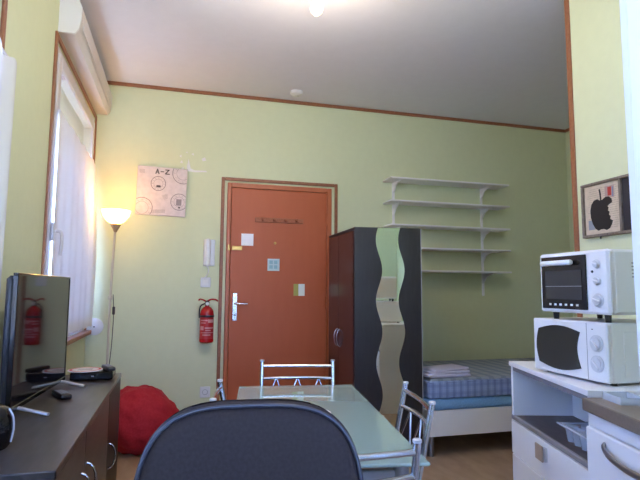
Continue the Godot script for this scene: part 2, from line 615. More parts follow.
# ---------------------------------------------------------------- light fittings
func make_floor_lamp() -> void:
	var o := thing("floor_lamp", "lit uplighter floor lamp with glass bowl shade on a thin grey pole", "lamp", Vector3(0.205, 0, 0.3))
	part(o, "base", lathe([Vector2(0, 0), Vector2(0.12, 0), Vector2(0.12, 0.012), Vector2(0.03, 0.028), Vector2(0.012, 0.04), Vector2(0, 0.04)]), M.lamp_pole)
	part(o, "pole", tube([Vector3(0, 0.03, 0), Vector3(0, 1.1, 0), Vector3(0.012, 1.62, 0)], 0.0085, 12), M.lamp_pole)
	part(o, "pole_joint", lathe([Vector2(0.012, 0), Vector2(0.016, 0.005), Vector2(0.016, 0.025), Vector2(0.012, 0.03)], 16), M.lamp_pole, Vector3(0, 1.08, 0))
	part(o, "cup", lathe([Vector2(0.011, -0.03), Vector2(0.016, -0.015), Vector2(0.036, 0.022), Vector2(0.038, 0.03), Vector2(0, 0.03)]), M.lamp_cup, Vector3(0.014, 1.62, 0))
	part(o, "lamp_shade", lathe([Vector2(0.03, 0.0), Vector2(0.065, 0.02), Vector2(0.095, 0.06), Vector2(0.108, 0.105), Vector2(0.102, 0.105), Vector2(0.09, 0.062), Vector2(0.06, 0.026), Vector2(0.03, 0.008)], 36), M.shade_glow, Vector3(0.014, 1.652, 0))
	var l := OmniLight3D.new()
	l.name = "lamp_light"
	l.light_color = Color(1.0, 0.72, 0.38)
	l.light_energy = 0.07
	l.light_size = 0.05
	l.omni_range = 8.0
	l.omni_attenuation = 2.0
	l.shadow_enabled = true
	l.position = Vector3(0.014, 1.765, 0)
	o.add_child(l)
	var c := part(o, "power_cord", tube(curve([Vector3(0.02, 1.12, 0.01), Vector3(0.03, 0.98, 0.014), Vector3(0.026, 0.75, 0.016), Vector3(0.012, 0.5, 0.014), Vector3(0.02, 0.2, 0.02), Vector3(0.03, 0.04, 0.02)], 5), 0.003, 6), M.cord)
	part(c, "cord_switch", soft_box(Vector3(0.02, 0.06, 0.016), 0.006, 3), M.dark, Vector3(0.03, 1.0, 0.018))

func make_ceiling_lights() -> void:
	var o := thing("pendant_bulb", "lit bare light bulb in white holder hanging from the ceiling", "bulb", Vector3(1.325, H, 2.04))
	part(o, "ceiling_rose", lathe([Vector2(0, -0.03), Vector2(0.03, -0.03), Vector2(0.045, -0.006), Vector2(0.045, 0), Vector2(0, 0)]), M.plastic)
	part(o, "cord", tube([Vector3(0, -0.02, 0), Vector3(0, -0.2, 0)], 0.0035, 8), M.plastic)
	part(o, "holder", lathe([Vector2(0.018, -0.180), Vector2(0.02, -0.225), Vector2(0.017, -0.228), Vector2(0, -0.228)]), M.plastic)
	part(o, "bulb", lathe([Vector2(0, -0.328), Vector2(0.016, -0.325), Vector2(0.028, -0.312), Vector2(0.033, -0.293), Vector2(0.03, -0.272), Vector2(0.02, -0.250), Vector2(0.015, -0.228)]), M.bulb_glow)
	var l := OmniLight3D.new()
	l.name = "bulb_light"
	l.light_color = Color(1.0, 0.92, 0.8)
	l.light_energy = 0.55
	l.light_size = 0.03
	l.omni_range = 10.0
	l.omni_attenuation = 2.0
	l.shadow_enabled = true
	l.position = Vector3(0, -0.293, 0)
	o.add_child(l)
	var d := thing("smoke_detector", "small white round smoke detector on the ceiling by the back wall", "detector", Vector3(1.63, H, 0.22))
	part(d, "housing", lathe([Vector2(0, -0.035), Vector2(0.035, -0.035), Vector2(0.052, -0.022), Vector2(0.055, 0), Vector2(0, 0)]), M.plastic)
	part(d, "test_button", lathe([Vector2(0, -0.039), Vector2(0.009, -0.039), Vector2(0.009, -0.034), Vector2(0, -0.034)], 16), M.appliance_grey, Vector3(0.015, 0, 0))

# ---------------------------------------------------------------- window dressings
func make_curtains() -> void:
	var b := thing("roller_shutter_box", "long cream roller shutter box mounted above the window", "shutter box", Vector3(0, 2.585, 0))
	var prof := PackedVector2Array([Vector2(0, 0), Vector2(0.085, 0), Vector2(0.105, 0.03), Vector2(0.115, 0.09), Vector2(0.115, 0.165), Vector2(0.1, 0.2), Vector2(0, 0.2)])
	part(b, "housing", slab(prof, 0.02, 1.41), M.pvc_box)
	part(b, "end_cap", slab(prof, 1.41, 1.425), M.white)
	part(b, "inspection_cover", box(Vector3(0.113, 0.05, 0.1), Vector3(0.118, 0.16, 1.35), 0.002), M.pvc_box)
	# its slats, let down outside the upper panes
	var rs := thing("roller_shutter", "pale roller shutter let down outside the upper window panes", "shutter", Vector3(-0.085, 2.53, 0.08))
	var slat := box(Vector3(-0.006, -0.049, 0), Vector3(0.006, 0, 1.36), 0.003)
	for k in 9:
		part(rs, "slat", slat, M.pvc_box, Vector3(0, -0.049 * k, 0))
	part(rs, "guide_rail", box(Vector3(-0.015, -1.68, -0.01), Vector3(0.015, 0, 0.0)), M.pvc)
	part(rs, "guide_rail", box(Vector3(-0.015, -1.68, 1.36), Vector3(0.015, 0, 1.37)), M.pvc)
	# voile hung on the sashes of the far window
	var f := func(u: float, v: float) -> Vector3:
		var zz: float = lerp(1.405, 0.10, u)
		var fold: float = 0.006 * sin(u * 44.0 + sin(v * 3.0) * 0.6) * (0.35 + 0.65 * v) + 0.003 * sin(u * 21.0 + 1.0)
		var bow: float = 0.03 * v * u * u + 0.018 * sin(v * PI) * u
		return Vector3(0.026 + fold + bow, lerp(2.15, 0.875, v) - 0.006 * sin(u * 40.0), zz)
	var c := thing("net_curtain", "white net curtain gathered over the lower part of the far window", "curtain", Vector3.ZERO)
	part(c, "voile", sheet(f, 150, 24), M.voile)
	part(c, "curtain_rod", tube([Vector3(0.02, 2.145, 0.09), Vector3(0.02, 2.145, 1.41)], 0.004, 8), M.pvc)
	# lace on the window nearer the television
	var g := func(u: float, v: float) -> Vector3:
		var zz: float = lerp(2.27, 3.72, u) + 0.03 * sin(v * 2.5) * (1.0 - u)
		var fold: float = 0.016 * sin(u * 52.0 + sin(v * 4.0) * 0.5) * (0.4 + 0.6 * v)
		return Vector3(0.055 + fold, lerp(2.02, 0.8, v) + 0.012 * sin(u * 50.0) * (1.0 - v), zz)
	var d := thing("lace_curtain", "white lace curtain on the window behind the television", "curtain", Vector3.ZERO)
	part(d, "lace", sheet(g, 160, 24), M.lace)
	part(d, "curtain_rod", tube([Vector3(0.04, 2.03, 2.26), Vector3(0.04, 2.03, 3.74)], 0.005, 8), M.pvc)
	var h := thing("vent_cap", "white round cap on the back wall beside the net curtain", "wall cap", Vector3(0.062, 0.862, 0.0))
	part(h, "disc", lathe([Vector2(0, 0), Vector2(0.068, 0), Vector2(0.068, 0.008), Vector2(0.058, 0.016), Vector2(0, 0.018)]), M.plastic, Vector3.ZERO, Vector3(PI / 2, 0, 0))
	part(h, "screw", lathe([Vector2(0, 0.017), Vector2(0.006, 0.017), Vector2(0.005, 0.021), Vector2(0, 0.021)], 12), M.dark, Vector3.ZERO, Vector3(PI / 2, 0, 0))

# ---------------------------------------------------------------- things on the back wall
func make_wall_things() -> void:
	# square canvas printed with postmarks
	var img := Image.create(256, 256, false, Image.FORMAT_RGB8)
	var bg := srgb(222, 212, 212)
	var nz := FastNoiseLite.new()
	nz.seed = 8
	nz.frequency = 0.03
	for y in 256:
		for x in 256:
			img.set_pixel(x, y, bg.darkened(0.04 + 0.05 * nz.get_noise_2d(x, y)))
	var ink := srgb(120, 112, 116)
	var ink2 := srgb(70, 64, 68)
	for r in [[Vector2(108, 88), 38.0], [Vector2(30, 222), 54.0], [Vector2(222, 180), 44.0], [Vector2(236, 24), 56.0]]:
		ring_on(img, r[0], r[1], 1.2, ink)
		ring_on(img, r[0], r[1] * 0.62, 0.8, ink)
		for k in 12:
			var a: float = TAU * k / 12
			var p: Vector2 = r[0] + Vector2(cos(a), sin(a)) * r[1] * 0.8
			line_on(img, p - Vector2(3, 0), p + Vector2(3, 2), 0.8, ink)
	for k in 7:
		line_on(img, Vector2(208 + k * 4, 165), Vector2(208 + k * 4, 198), 1.2, ink)
	line_on(img, Vector2(102, 102), Vector2(116, 102), 5, ink2)
	line_on(img, Vector2(222, 208), Vector2(224, 210), 4, ink2)
	for s in [[92, 34, 100, 10], [100, 10, 108, 34], [95, 26, 105, 26], [118, 22, 132, 22], [142, 11, 160, 11], [160, 11, 142, 33], [142, 33, 162, 33]]:
		line_on(img, Vector2(s[0], s[1]), Vector2(s[2], s[3]), 2.4, ink2)
	for k in 5:
		line_on(img, Vector2(130 + k * 3, 150 + k * 5), Vector2(160, 144 + k * 5), 0.7, ink)
		line_on(img, Vector2(80, 232 + k * 4), Vector2(150, 226 + k * 4), 0.7, ink)
		line_on(img, Vector2(8, 20 + k * 4), Vector2(34, 18 + k * 4), 0.7, ink)
	var c := thing("canvas_print", "square off-white canvas printed with grey postmarks and the letters A-Z", "canvas", Vector3(0.535, 1.975, 0))
	part(c, "stretched_canvas", box(Vector3(-0.2, -0.205, 0), Vector3(0.2, 0.205, 0.024), 0.003), mat(srgb(214, 205, 205), 0.8), Vector3.ZERO, Vector3(0, 0, -0.02))
	part(c, "postmark_print", printed(0.392, 0.402), image_mat(img, 0.8), Vector3(0, 0, 0.0255), Vector3(0, 0, -0.02))
	# flaked white transfer
	var s := thing("wall_transfer", "flaky white wall transfer beside the upper corner of the canvas", "wall transfer", Vector3(0.73, 2.2, 0))
	var bits := [
		[[0.0, 0.0], [0.02, -0.005], [0.06, -0.02], [0.14, -0.018], [0.15, -0.028], [0.06, -0.035], [0.01, -0.03]],
		[[0.0, 0.0], [0.012, 0.065], [0.022, 0.02], [0.03, -0.01]],
		[[0.105, 0.07], [0.13, 0.085], [0.14, 0.06], [0.115, 0.052]],
		[[0.03, 0.1], [0.045, 0.11], [0.05, 0.092]],
		[[-0.05, 0.03], [-0.035, 0.05], [-0.028, 0.028]],
		[[-0.055, 0.08], [-0.04, 0.09], [-0.04, 0.07]],
		[[-0.04, -0.01], [-0.02, 0.0], [-0.022, -0.02]],
		[[-0.01, 0.11], [0.0, 0.118], [0.004, 0.104]]]
	for k in bits:
		var p := PackedVector2Array()
		for v in k:
			p.append(Vector2(v[0], v[1]) * 1.15)
		part(s, "flake", slab(p, 0.0, 0.002), M.white)
	# intercom handset and the plate below it
	var i := thing("intercom", "white wall intercom handset with a coiled cord left of the door", "intercom", Vector3(0.935, 1.47, 0))
	part(i, "base_plate", box(Vector3(-0.045, -0.11, 0), Vector3(0.05, 0.115, 0.02), 0.006), M.plastic)
	part(i, "handset", soft_box(Vector3(0.05, 0.235, 0.045), 0.02, 4), M.appliance, Vector3(-0.012, 0.002, 0.045))
	part(i, "cord", tube(curve([Vector3(-0.012, -0.11, 0.045), Vector3(0.0, -0.15, 0.03), Vector3(-0.012, -0.19, 0.02), Vector3(-0.03, -0.21, 0.012)], 5), 0.005, 6), M.plastic)
	var w := thing("light_switch", "square white light switch below the intercom", "switch", Vector3(0.915, 1.222, 0))
	part(w, "plate", box(Vector3(-0.042, -0.042, 0), Vector3(0.042, 0.042, 0.01), 0.004), M.plastic)
	part(w, "rocker", box(Vector3(-0.024, -0.024, 0.01), Vector3(0.024, 0.024, 0.016), 0.004), M.white)
	# fire extinguisher
	var e := thing("fire_extinguisher", "red fire extinguisher hung on the wall left of the door", "extinguisher", Vector3(0.93, 0.73, 0.075))
	var cyl := part(e, "cylinder", lathe([Vector2(0, 0), Vector2(0.05, 0), Vector2(0.056, 0.006), Vector2(0.056, 0.23), Vector2(0.05, 0.262), Vector2(0.032, 0.285), Vector2(0.018, 0.292), Vector2(0.018, 0.3), Vector2(0, 0.3)]), M.red_paint)
	var lab := Image.create(128, 128, false, Image.FORMAT_RGB8)
	lab.fill(srgb(172, 20, 28))
	rng.seed = 5
	for k in [[10, 14, 58, 8], [70, 12, 50, 20], [14, 30, 40, 6], [10, 52, 30, 24], [48, 58, 70, 10], [52, 74, 40, 6], [16, 88, 100, 5], [30, 100, 60, 8]]:
		lab.fill_rect(Rect2i(k[0], k[1], k[2], k[3]), srgb(206, 150, 150))
	var lf := func(u: float, v: float) -> Vector3:
		var a: float = lerp(PI * 0.92, PI * 0.08, u)
		return Vector3(cos(a) * 0.0568, lerp(0.205, 0.03, v), sin(a) * 0.0568)
	part(cyl, "printed_label", sheet(lf, 16, 2), image_mat(lab, 0.4))
	part(e, "strap", lathe([Vector2(0.0565, 0.205), Vector2(0.0595, 0.207), Vector2(0.0595, 0.22), Vector2(0.0565, 0.222)]), M.dark)
	part(e, "wall_bracket", box(Vector3(-0.02, 0.14, -0.075), Vector3(0.02, 0.26, -0.055), 0.003), M.dark)
	part(e, "valve", lathe([Vector2(0.014, 0.298), Vector2(0.017, 0.305), Vector2(0.017, 0.33), Vector2(0.01, 0.34), Vector2(0, 0.34)], 16), M.dark)
	part(e, "lever", tube(curve([Vector3(0.0, 0.335, 0), Vector3(0.03, 0.35, 0.0), Vector3(0.07, 0.348, 0.0), Vector3(0.085, 0.335, 0.0)], 4), 0.007, 8), M.red_paint)
	part(e, "carry_handle", tube(curve([Vector3(0.0, 0.325, 0), Vector3(-0.03, 0.345, 0.0), Vector3(-0.06, 0.352, 0.0), Vector3(-0.07, 0.34, 0.0)], 4), 0.006, 8), M.red_paint)
	part(e, "gauge", lathe([Vector2(0, 0), Vector2(0.014, 0), Vector2(0.014, 0.008), Vector2(0, 0.008)], 16), M.white, Vector3(0, 0.315, 0.015), Vector3(PI / 2, 0, 0))
	part(e, "hose", tube(curve([Vector3(-0.012, 0.318, 0.0), Vector3(-0.05, 0.3, 0.015), Vector3(-0.062, 0.26, 0.02), Vector3(-0.06, 0.2, 0.02)], 5), 0.006, 8), M.dark)
	# socket near the floor
	var so := thing("wall_socket", "white wall socket low down beside the door frame", "socket", Vector3(0.935, 0.318, 0))
	part(so, "plate", box(Vector3(-0.042, -0.045, 0), Vector3(0.042, 0.045, 0.011), 0.004), M.plastic)
	part(so, "receptacle", lathe([Vector2(0, 0.0), Vector2(0.016, 0.0), Vector2(0.02, 0.012), Vector2(0.022, 0.012), Vector2(0.022, 0.0)], 20), M.grey_edge, Vector3(0, 0, 0.002), Vector3(PI / 2, 0, 0))
	# on the door
	var r := thing("coat_rack", "wooden coat rack with four pegs fixed to the orange door", "coat rack", Vector3(1.535, 1.77, 0.022))
	part(r, "rail", box(Vector3(-0.215, -0.021, 0), Vector3(0.215, 0.021, 0.016), 0.004), M.rack_wood, Vector3.ZERO, Vector3(0, 0, 0.0))
	for k in 4:
		part(r, "peg", lathe([Vector2(0, 0), Vector2(0.008, 0), Vector2(0.008, 0.025), Vector2(0.017, 0.035), Vector2(0.013, 0.045), Vector2(0, 0.047)], 14), M.rack_wood, Vector3(-0.15 + 0.1 * k, -0.004, 0.016), Vector3(PI / 2 - 0.2, 0, 0))
	var paper := mat(srgb(248, 247, 252), 0.7)
	single("paper_note", "square white note stuck on the door above the latch", "note", box(Vector3(-0.052, -0.052, 0), Vector3(0.052, 0.052, 0.002)), paper, Vector3(1.257, 1.593, 0.022), Vector3.ZERO, "notes on the door")
	var n2 := Image.create(64, 64, false, Image.FORMAT_RGB8)
	n2.fill(srgb(196, 218, 222))
	for k in 4:
		n2.fill_rect(Rect2i(8 + (k % 2) * 26, 8 + (k / 2) * 26, 20, 20), srgb(150, 192, 200))
	n2.fill_rect(Rect2i(0, 0, 64, 4), srgb(226, 234, 236))
	var pn := thing("paper_note", "small pale blue sign in the middle of the door", "note", Vector3(1.489, 1.38, 0.022), 0.0, "notes on the door")
	part(pn, "card", box(Vector3(-0.053, -0.053, 0), Vector3(0.053, 0.053, 0.002)), mat(srgb(210, 224, 226), 0.6))
	part(pn, "print", printed(0.1, 0.1), image_mat(n2, 0.6), Vector3(0, 0, 0.0028))
	var pm := thing("paper_note", "half green half white leaflet stuck on the right of the door", "note", Vector3(1.72, 1.164, 0.022), 0.0, "notes on the door")
	part(pm, "green_half", box(Vector3(-0.05, -0.052, 0), Vector3(-0.006, 0.052, 0.003)), mat(srgb(176, 172, 92), 0.7))
	part(pm, "white_half", box(Vector3(-0.006, -0.052, 0), Vector3(0.05, 0.052, 0.003)), mat(srgb(226, 230, 218), 0.7))

# ---------------------------------------------------------------- wardrobe, shelves, bed
func make_wardrobe() -> void:
	var x0 := 1.896
	var x1 := 2.388
	var z0 := 0.35
	var z1 := 0.98
	var t := 1.615
	var o := thing("wardrobe", "low dark wardrobe with a wavy mirror strip down its black side", "wardrobe", Vector3(x0, 0, z0))
	var w := x1 - x0
	var d := z1 - z0
	part(o, "carcass", box(Vector3(0.02, 0.0, 0.0), Vector3(w - 0.003, t - 0.02, d - 0.02), 0.002), M.wardrobe_black)
	part(o, "top_board", box(Vector3(0, t - 0.018, 0), Vector3(w, t, d), 0.002), M.wardrobe_black)
	# the mirror panel is a door on left hinges that stands a little ajar
	var fp := part(o, "mirror_door", box(Vector3(0.0, 0.004, 0.0), Vector3(w - 0.004, t - 0.001, 0.018), 0.002), M.wardrobe_black, Vector3(0, 0, d + 0.001), Vector3(0, -0.15, 0))
	fp.set_meta("label", "black door with wavy mirror")
	part(fp, "edge_strip", box(Vector3(w - 0.004, 0.004, 0.0), Vector3(w + 0.001, t - 0.001, 0.018), 0.0), M.silver)
	# the wavy mirror
	var l := PackedVector2Array()
	var rr := PackedVector2Array()
	var n := 60
	for i in n + 1:
		var y: float = lerp(0.006, t - 0.004, float(i) / n)
		var off: float = -0.023 * cos((y - 1.09) / 0.435 * TAU)
		l.append(Vector2(0.178 + off, y))
		rr.append(Vector2(0.178 + 0.164 + off, y))
	rr.reverse()
	var poly := PackedVector2Array(l)
	poly.append_array(rr)
	part(fp, "mirror", slab(poly, 0.018, 0.0205), M.mirror)
	# doors on the left face
	for k in 2:
		var a: float = 0.003 if k == 0 else 0.27
		var b: float = 0.267 if k == 0 else d - 0.021
		var dr := part(o, "door", box(Vector3(0.0, 0.06, a), Vector3(0.018, t - 0.021, b), 0.002), M.wardrobe_brown)
		var zz: float = b - 0.03 if k == 0 else a + 0.03
		part(dr, "handle", tube(curve([Vector3(0, 0.865, zz), Vector3(-0.016, 0.845, zz), Vector3(-0.024, 0.8, zz), Vector3(-0.016, 0.755, zz), Vector3(0, 0.735, zz)], 5), 0.004, 8), M.chrome)
	part(o, "plinth", box(Vector3(0.01, 0.0, 0.003), Vector3(0.02, 0.058, d - 0.021)), M.wardrobe_black)

func make_shelves() -> void:
	var o := thing("wall_shelves", "five white wall shelves on two slotted uprights above the bed", "shelves", Vector3(2.52, 0, 0))
	var ux := [0.11, 1.055]
	for x in ux:
		part(o, "upright", box(Vector3(x - 0.012, 1.12, 0), Vector3(x + 0.012, 2.225, 0.014), 0.002), M.white_paint)
	for y in [2.195, 1.985, 1.765, 1.558, 1.352]:
		var s := part(o, "shelf", box(Vector3(0, y - 0.015, 0.014), Vector3(1.235, y, 0.215), 0.002), M.white_paint)
		for x in ux:
			var p := PackedVector2Array([Vector2(0.014, y - 0.018), Vector2(0.18, y - 0.018), Vector2(0.18, y - 0.026), Vector2(0.12, y - 0.034), Vector2(0.065, y - 0.055), Vector2(0.03, y - 0.095), Vector2(0.014, y - 0.11)])
			var m := part(s, "bracket", slab(p, -0.007, 0.007), M.white_paint, Vector3(x, 0, 0), Vector3(0, -PI / 2, 0))
			m.set_meta("label", "white bracket")

func make_bed() -> void:
	var x0 := 2.425
	var x1 := 4.32
	var z0 := 0.18
	var z1 := 1.08
	var o := thing("bed_frame", "white low bed frame on grey legs in the alcove", "bed", Vector3(x0, 0, z0))
	var w := x1 - x0
	var d := z1 - z0
	part(o, "side_rail", box(Vector3(0, 0.142, d - 0.022), Vector3(w, 0.318, d), 0.003), M.board_white)
	part(o, "side_rail", box(Vector3(0, 0.142, 0), Vector3(w, 0.318, 0.022), 0.003), M.board_white)
	part(o, "end_rail", box(Vector3(0, 0.142, 0.022), Vector3(0.022, 0.318, d - 0.022), 0.003), M.board_white)
	part(o, "end_rail", box(Vector3(w - 0.022, 0.142, 0.022), Vector3(w, 0.318, d - 0.022), 0.003), M.board_white)
	part(o, "slat_base", box(Vector3(0.022, 0.28, 0.022), Vector3(w - 0.022, 0.316, d - 0.022)), M.board_white)
	for x in [0.03, w - 0.05]:
		for z in [0.04, d - 0.05]:
			part(o, "leg", tube([Vector3(x, 0, z), Vector3(x, 0.15, z)], 0.024, 16), M.steel)
	var bs := thing("box_spring", "sky blue upholstered bed base under the mattress", "bed base", Vector3(x0, 0.318, z0))
	part(bs, "upholstery", soft_box(Vector3(w, 0.078, d), 0.02, 3), M.blue_base, Vector3(w / 2, 0.039, d / 2))
	var m := thing("mattress", "blue checked single mattress lying on the bed base", "mattress", Vector3(x0, 0.396, z0))
	part(m, "body", soft_box(Vector3(w, 0.13, d), 0.03, 4), M.ticking, Vector3(w / 2, 0.065, d / 2))
	part(m, "top_panel", soft_box(Vector3(w - 0.03, 0.03, d - 0.03), 0.014, 3), M.cover, Vector3(w / 2, 0.127, d / 2))
	for y in [0.012, 0.118]:
		var pt := []
		for k in 33:
			var a := TAU * k / 32 + PI / 4 + 0.001
			var ca := cos(a)
			var sa := sin(a)
			var e: float = max(abs(ca), abs(sa))
			var px: float = clamp(ca / e, -1, 1) * (w / 2 - 0.002)
			var pz: float = clamp(sa / e, -1, 1) * (d / 2 - 0.002)
			# round the four corners
			var cx: float = clamp(px, -(w / 2 - 0.03), w / 2 - 0.03)
			var cz: float = clamp(pz, -(d / 2 - 0.03), d / 2 - 0.03)
			var dd := Vector2(px - cx, pz - cz)
			if dd.length() > 0.03:
				dd = dd.normalized() * 0.03
			pt.append(Vector3(w / 2 + cx + dd.x, y, d / 2 + cz + dd.y))
		part(m, "piping", tube(pt, 0.005, 6), M.ticking)
	# folded bed linen
	var l := thing("folded_linen", "folded white bed linen lying on the mattress corner", "linen", Vector3(2.6, 0.541, 0.945), 0.1)
	var hs := [0.022, 0.02, 0.018]
	var yy := 0.0
	for k in 3:
		part(l, "fold", soft_box(Vector3(0.36 - 0.02 * k, hs[k], 0.22 - 0.012 * k), 0.009, 4), M.linen, Vector3(0.012 * k, yy + hs[k] / 2, -0.006 * k), Vector3(0, 0.05 * k, 0.02 * (k - 1)))
		yy += hs[k] - 0.001

# ---------------------------------------------------------------- table and chairs
func make_table() -> void:
	var turn := -0.15
	var a := Vector3(1.532, 0, 1.998)      # far right corner of the glass
	var u := Vector3(cos(turn), 0, -sin(turn))
	var v := Vector3(sin(turn), 0, cos(turn))
	var w := 0.55
	var l := 1.16
	var c := a - u * w / 2 + v * l / 2
	var o := thing("glass_table", "small greenish glass dining table with round metal legs", "table", c, turn)
	part(o, "glass_top", box(Vector3(-w / 2, 0.69, -l / 2), Vector3(w / 2, 0.7, l / 2), 0.003), M.table_glass)
	for sx in [-1, 1]:
		for sz in [-1, 1]:
			var p := Vector3(sx * (w / 2 - 0.06), 0, sz * (l / 2 - 0.08))
			var lg := part(o, "leg", tube([p, p + Vector3(0, 0.675, 0)], 0.024, 16), M.steel)
			part(lg, "glass_pad", lathe([Vector2(0, 0), Vector2(0.03, 0), Vector2(0.03, 0.014), Vector2(0, 0.014)], 20), M.chrome, p + Vector3(0, 0.675, 0))
	for sz in [-1, 1]:
		part(o, "rail", box(Vector3(-w / 2 + 0.06, 0.63, sz * (l / 2 - 0.08) - 0.012), Vector3(w / 2 - 0.06, 0.66, sz * (l / 2 - 0.08) + 0.012), 0.003), M.steel)
		part(o, "clip", box(Vector3(-0.04, 0.66, sz * (l / 2 - 0.08) - 0.016), Vector3(0.04, 0.689, sz * (l / 2 - 0.08) + 0.016), 0.003), M.chrome)
	for sx in [-1, 1]:
		part(o, "rail", box(Vector3(sx * (w / 2 - 0.06) - 0.012, 0.63, -l / 2 + 0.09), Vector3(sx * (w / 2 - 0.06) + 0.012, 0.66, l / 2 - 0.09), 0.003), M.steel)
	var pl := thing("plate", "white round plate on the glass table", "plate", Vector3(1.135, 0.7, 2.6))
	part(pl, "dish", lathe([Vector2(0, 0), Vector2(0.06, 0), Vector2(0.065, 0.004), Vector2(0.105, 0.016), Vector2(0.105, 0.019), Vector2(0.062, 0.008), Vector2(0, 0.006)], 36), M.white)

func make_chair() -> Node3D:
	var o := thing("dining_chair", "", "chair", Vector3.ZERO, 0.0, "metal dining chairs around the glass table")
	var hw := 0.18
	var back := func(s: float, y: float) -> Vector3:
		# rear post line: upright to the seat, leaning back above it
		var z: float = -0.17 - 0.05 * (0.44 - y) / 0.44 if y < 0.44 else -0.17 - 0.075 * (y - 0.44) / 0.365
		return Vector3(s * hw, y, z)
	for s in [-1.0, 1.0]:
		var p := []
		for y in [0.0, 0.2, 0.4, 0.48, 0.62, 0.8]:
			p.append(back.call(s, y))
		var post := part(o, "back_post", tube(p, 0.0098, 12), M.chrome)
		part(post, "post_cap", lathe([Vector2(0.0105, 0), Vector2(0.0115, 0.001), Vector2(0.0115, 0.007), Vector2(0.009, 0.009), Vector2(0, 0.009)], 12), M.silver, back.call(s, 0.798))
	for s in [-1.0, 1.0]:
		part(o, "front_leg", tube(curve([Vector3(s * 0.155, 0.42, 0.04), Vector3(s * 0.16, 0.38, 0.07), Vector3(s * 0.165, 0.2, 0.08), Vector3(s * 0.17, 0.0, 0.09)], 4), 0.0105, 12), M.chrome)
		part(o, "seat_rail", tube([Vector3(s * 0.155, 0.42, 0.05), Vector3(s * 0.175, 0.42, -0.17)], 0.009, 10), M.chrome)
	# rails of the back: straight top, two bowed ones with a lattice between them
	var rail := func(y: float, bow: float) -> Array:
		var p := []
		for k in 9:
			var t := -1.0 + k / 4.0
			var q: Vector3 = back.call(1.0, y)
			p.append(Vector3(t * hw, y, q.z - bow * (1.0 - t * t)))
		return p
	part(o, "back_rail", tube(rail.call(0.775, 0.012), 0.008, 10), M.chrome)
	var r1: Array = rail.call(0.715, 0.03)
	var r2: Array = rail.call(0.585, 0.03)
	part(o, "back_rail", tube(r1, 0.008, 10), M.chrome)
	part(o, "back_rail", tube(r2, 0.008, 10), M.chrome)
	var at := func(r: Array, t: float) -> Vector3:
		var f := t * 8.0
		var i: int = min(int(f), 7)
		return r[i].lerp(r[i + 1], f - i)
	var zig := [0.06, 0.2, 0.35, 0.5, 0.65, 0.8, 0.94]
	for k in 6:
		var p0: Vector3 = at.call(r1 if k % 2 == 1 else r2, zig[k])
		var p1: Vector3 = at.call(r2 if k % 2 == 1 else r1, zig[k + 1])
		part(o, "lattice_bar", tube([p0, p1], 0.004, 8), M.chrome)
	part(o, "seat", soft_box(Vector3(0.35, 0.035, 0.27), 0.016, 4), M.seat_black, Vector3(0, 0.44, -0.035))
	part(o, "stretcher", tube([Vector3(-0.17, 0.18, -0.195), Vector3(0.17, 0.18, -0.195)], 0.006, 8), M.chrome)
	return o

func make_chairs() -> void:
	# the middle of the back's top, and the way the chair faces
	var spots := [
		[Vector2(1.292, 1.84), -0.2, "silver metal chair at the table end with its back to the door"],
		[Vector2(1.525, 2.735), -1.77, "silver metal chair at the long table side next to the bed"],
		[Vector2(1.072, 3.28), PI - 0.03, "silver metal chair between the dark padded chair and the glass table"],
		[Vector2(0.835, 2.52), PI / 2 - 0.14, "silver metal chair at the long table side next to the sideboard"]]
	var proto := make_chair()
	for i in spots.size():
		var o: Node3D = proto
		if i > 0:
			o = proto.duplicate()
			o.name = numbered("dining_chair")
			add_child(o)
		var f: float = spots[i][1]
		var fwd := Vector3(sin(f), 0, cos(f))
		var top := Vector3(spots[i][0].x, 0, spots[i][0].y)
		o.position = top + fwd * 0.245
		o.rotation.y = f
		o.set_meta("label", spots[i][2])

func make_armchair() -> void:
	var o := thing("office_chair", "dark grey padded chair back with rounded top and light piping", "chair", Vector3(0.81, 0, 3.594), -0.13)
	var out := PackedVector2Array()
	# a rounded outline, a little wider low down
	var hw := 0.182
	var y1 := 0.98
	var y0 := 0.52
	for k in 72:
		var a := TAU * k / 72
		var ca := cos(a)
		var sa := sin(a)
		var ex := 0.56 if sa > 0 else 0.42
		var px: float = sign(ca) * pow(abs(ca), ex) * hw
		var py: float = sign(sa) * pow(abs(sa), ex) * (y1 - y0) / 2
		out.append(Vector2(px, py))
	var c := Vector3(0, (y1 + y0) / 2, 0)
	var br := part(o, "backrest", cushion(out, 0.075, 0.03, 0.7), M.leather, c, Vector3(-0.1, 0, 0))
	var pp := []
	for k in 73:
		var p: Vector2 = out[k % 72] * 0.965
		pp.append(Vector3(p.x, p.y, 0.03 + 0.7 * p.x * p.x))
	part(br, "piping", tube(pp, 0.0035, 6), M.piping)
	part(o, "seat", soft_box(Vector3(0.46, 0.09, 0.44), 0.04, 5), M.leather, Vector3(0, 0.46, 0.26))
	part(o, "back_support", tube(curve([Vector3(0, 0.6, -0.05), Vector3(0, 0.48, -0.06), Vector3(0, 0.4, -0.02), Vector3(0, 0.39, 0.2)], 5), 0.016, 10, 0.01), M.dark)
	part(o, "gas_column", tube([Vector3(0, 0.1, 0.25), Vector3(0, 0.42, 0.25)], 0.025, 14), M.dark)
	for k in 5:
		var a := TAU * k / 5 + 0.3
		var e := Vector3(cos(a) * 0.27, 0.075, 0.25 + sin(a) * 0.27)
		var leg := part(o, "base_leg", tube([Vector3(0, 0.11, 0.25), e], 0.018, 8, 0.014), M.dark)
		part(leg, "caster", tube([Vector3(e.x, 0.028, e.z) - Vector3(-sin(a), 0, cos(a)) * 0.022, Vector3(e.x, 0.028, e.z) + Vector3(-sin(a), 0, cos(a)) * 0.022], 0.028, 14), M.dark)
		part(leg, "caster_stem", tube([Vector3(e.x, 0.03, e.z), Vector3(e.x, 0.075, e.z)], 0.008, 8), M.steel)

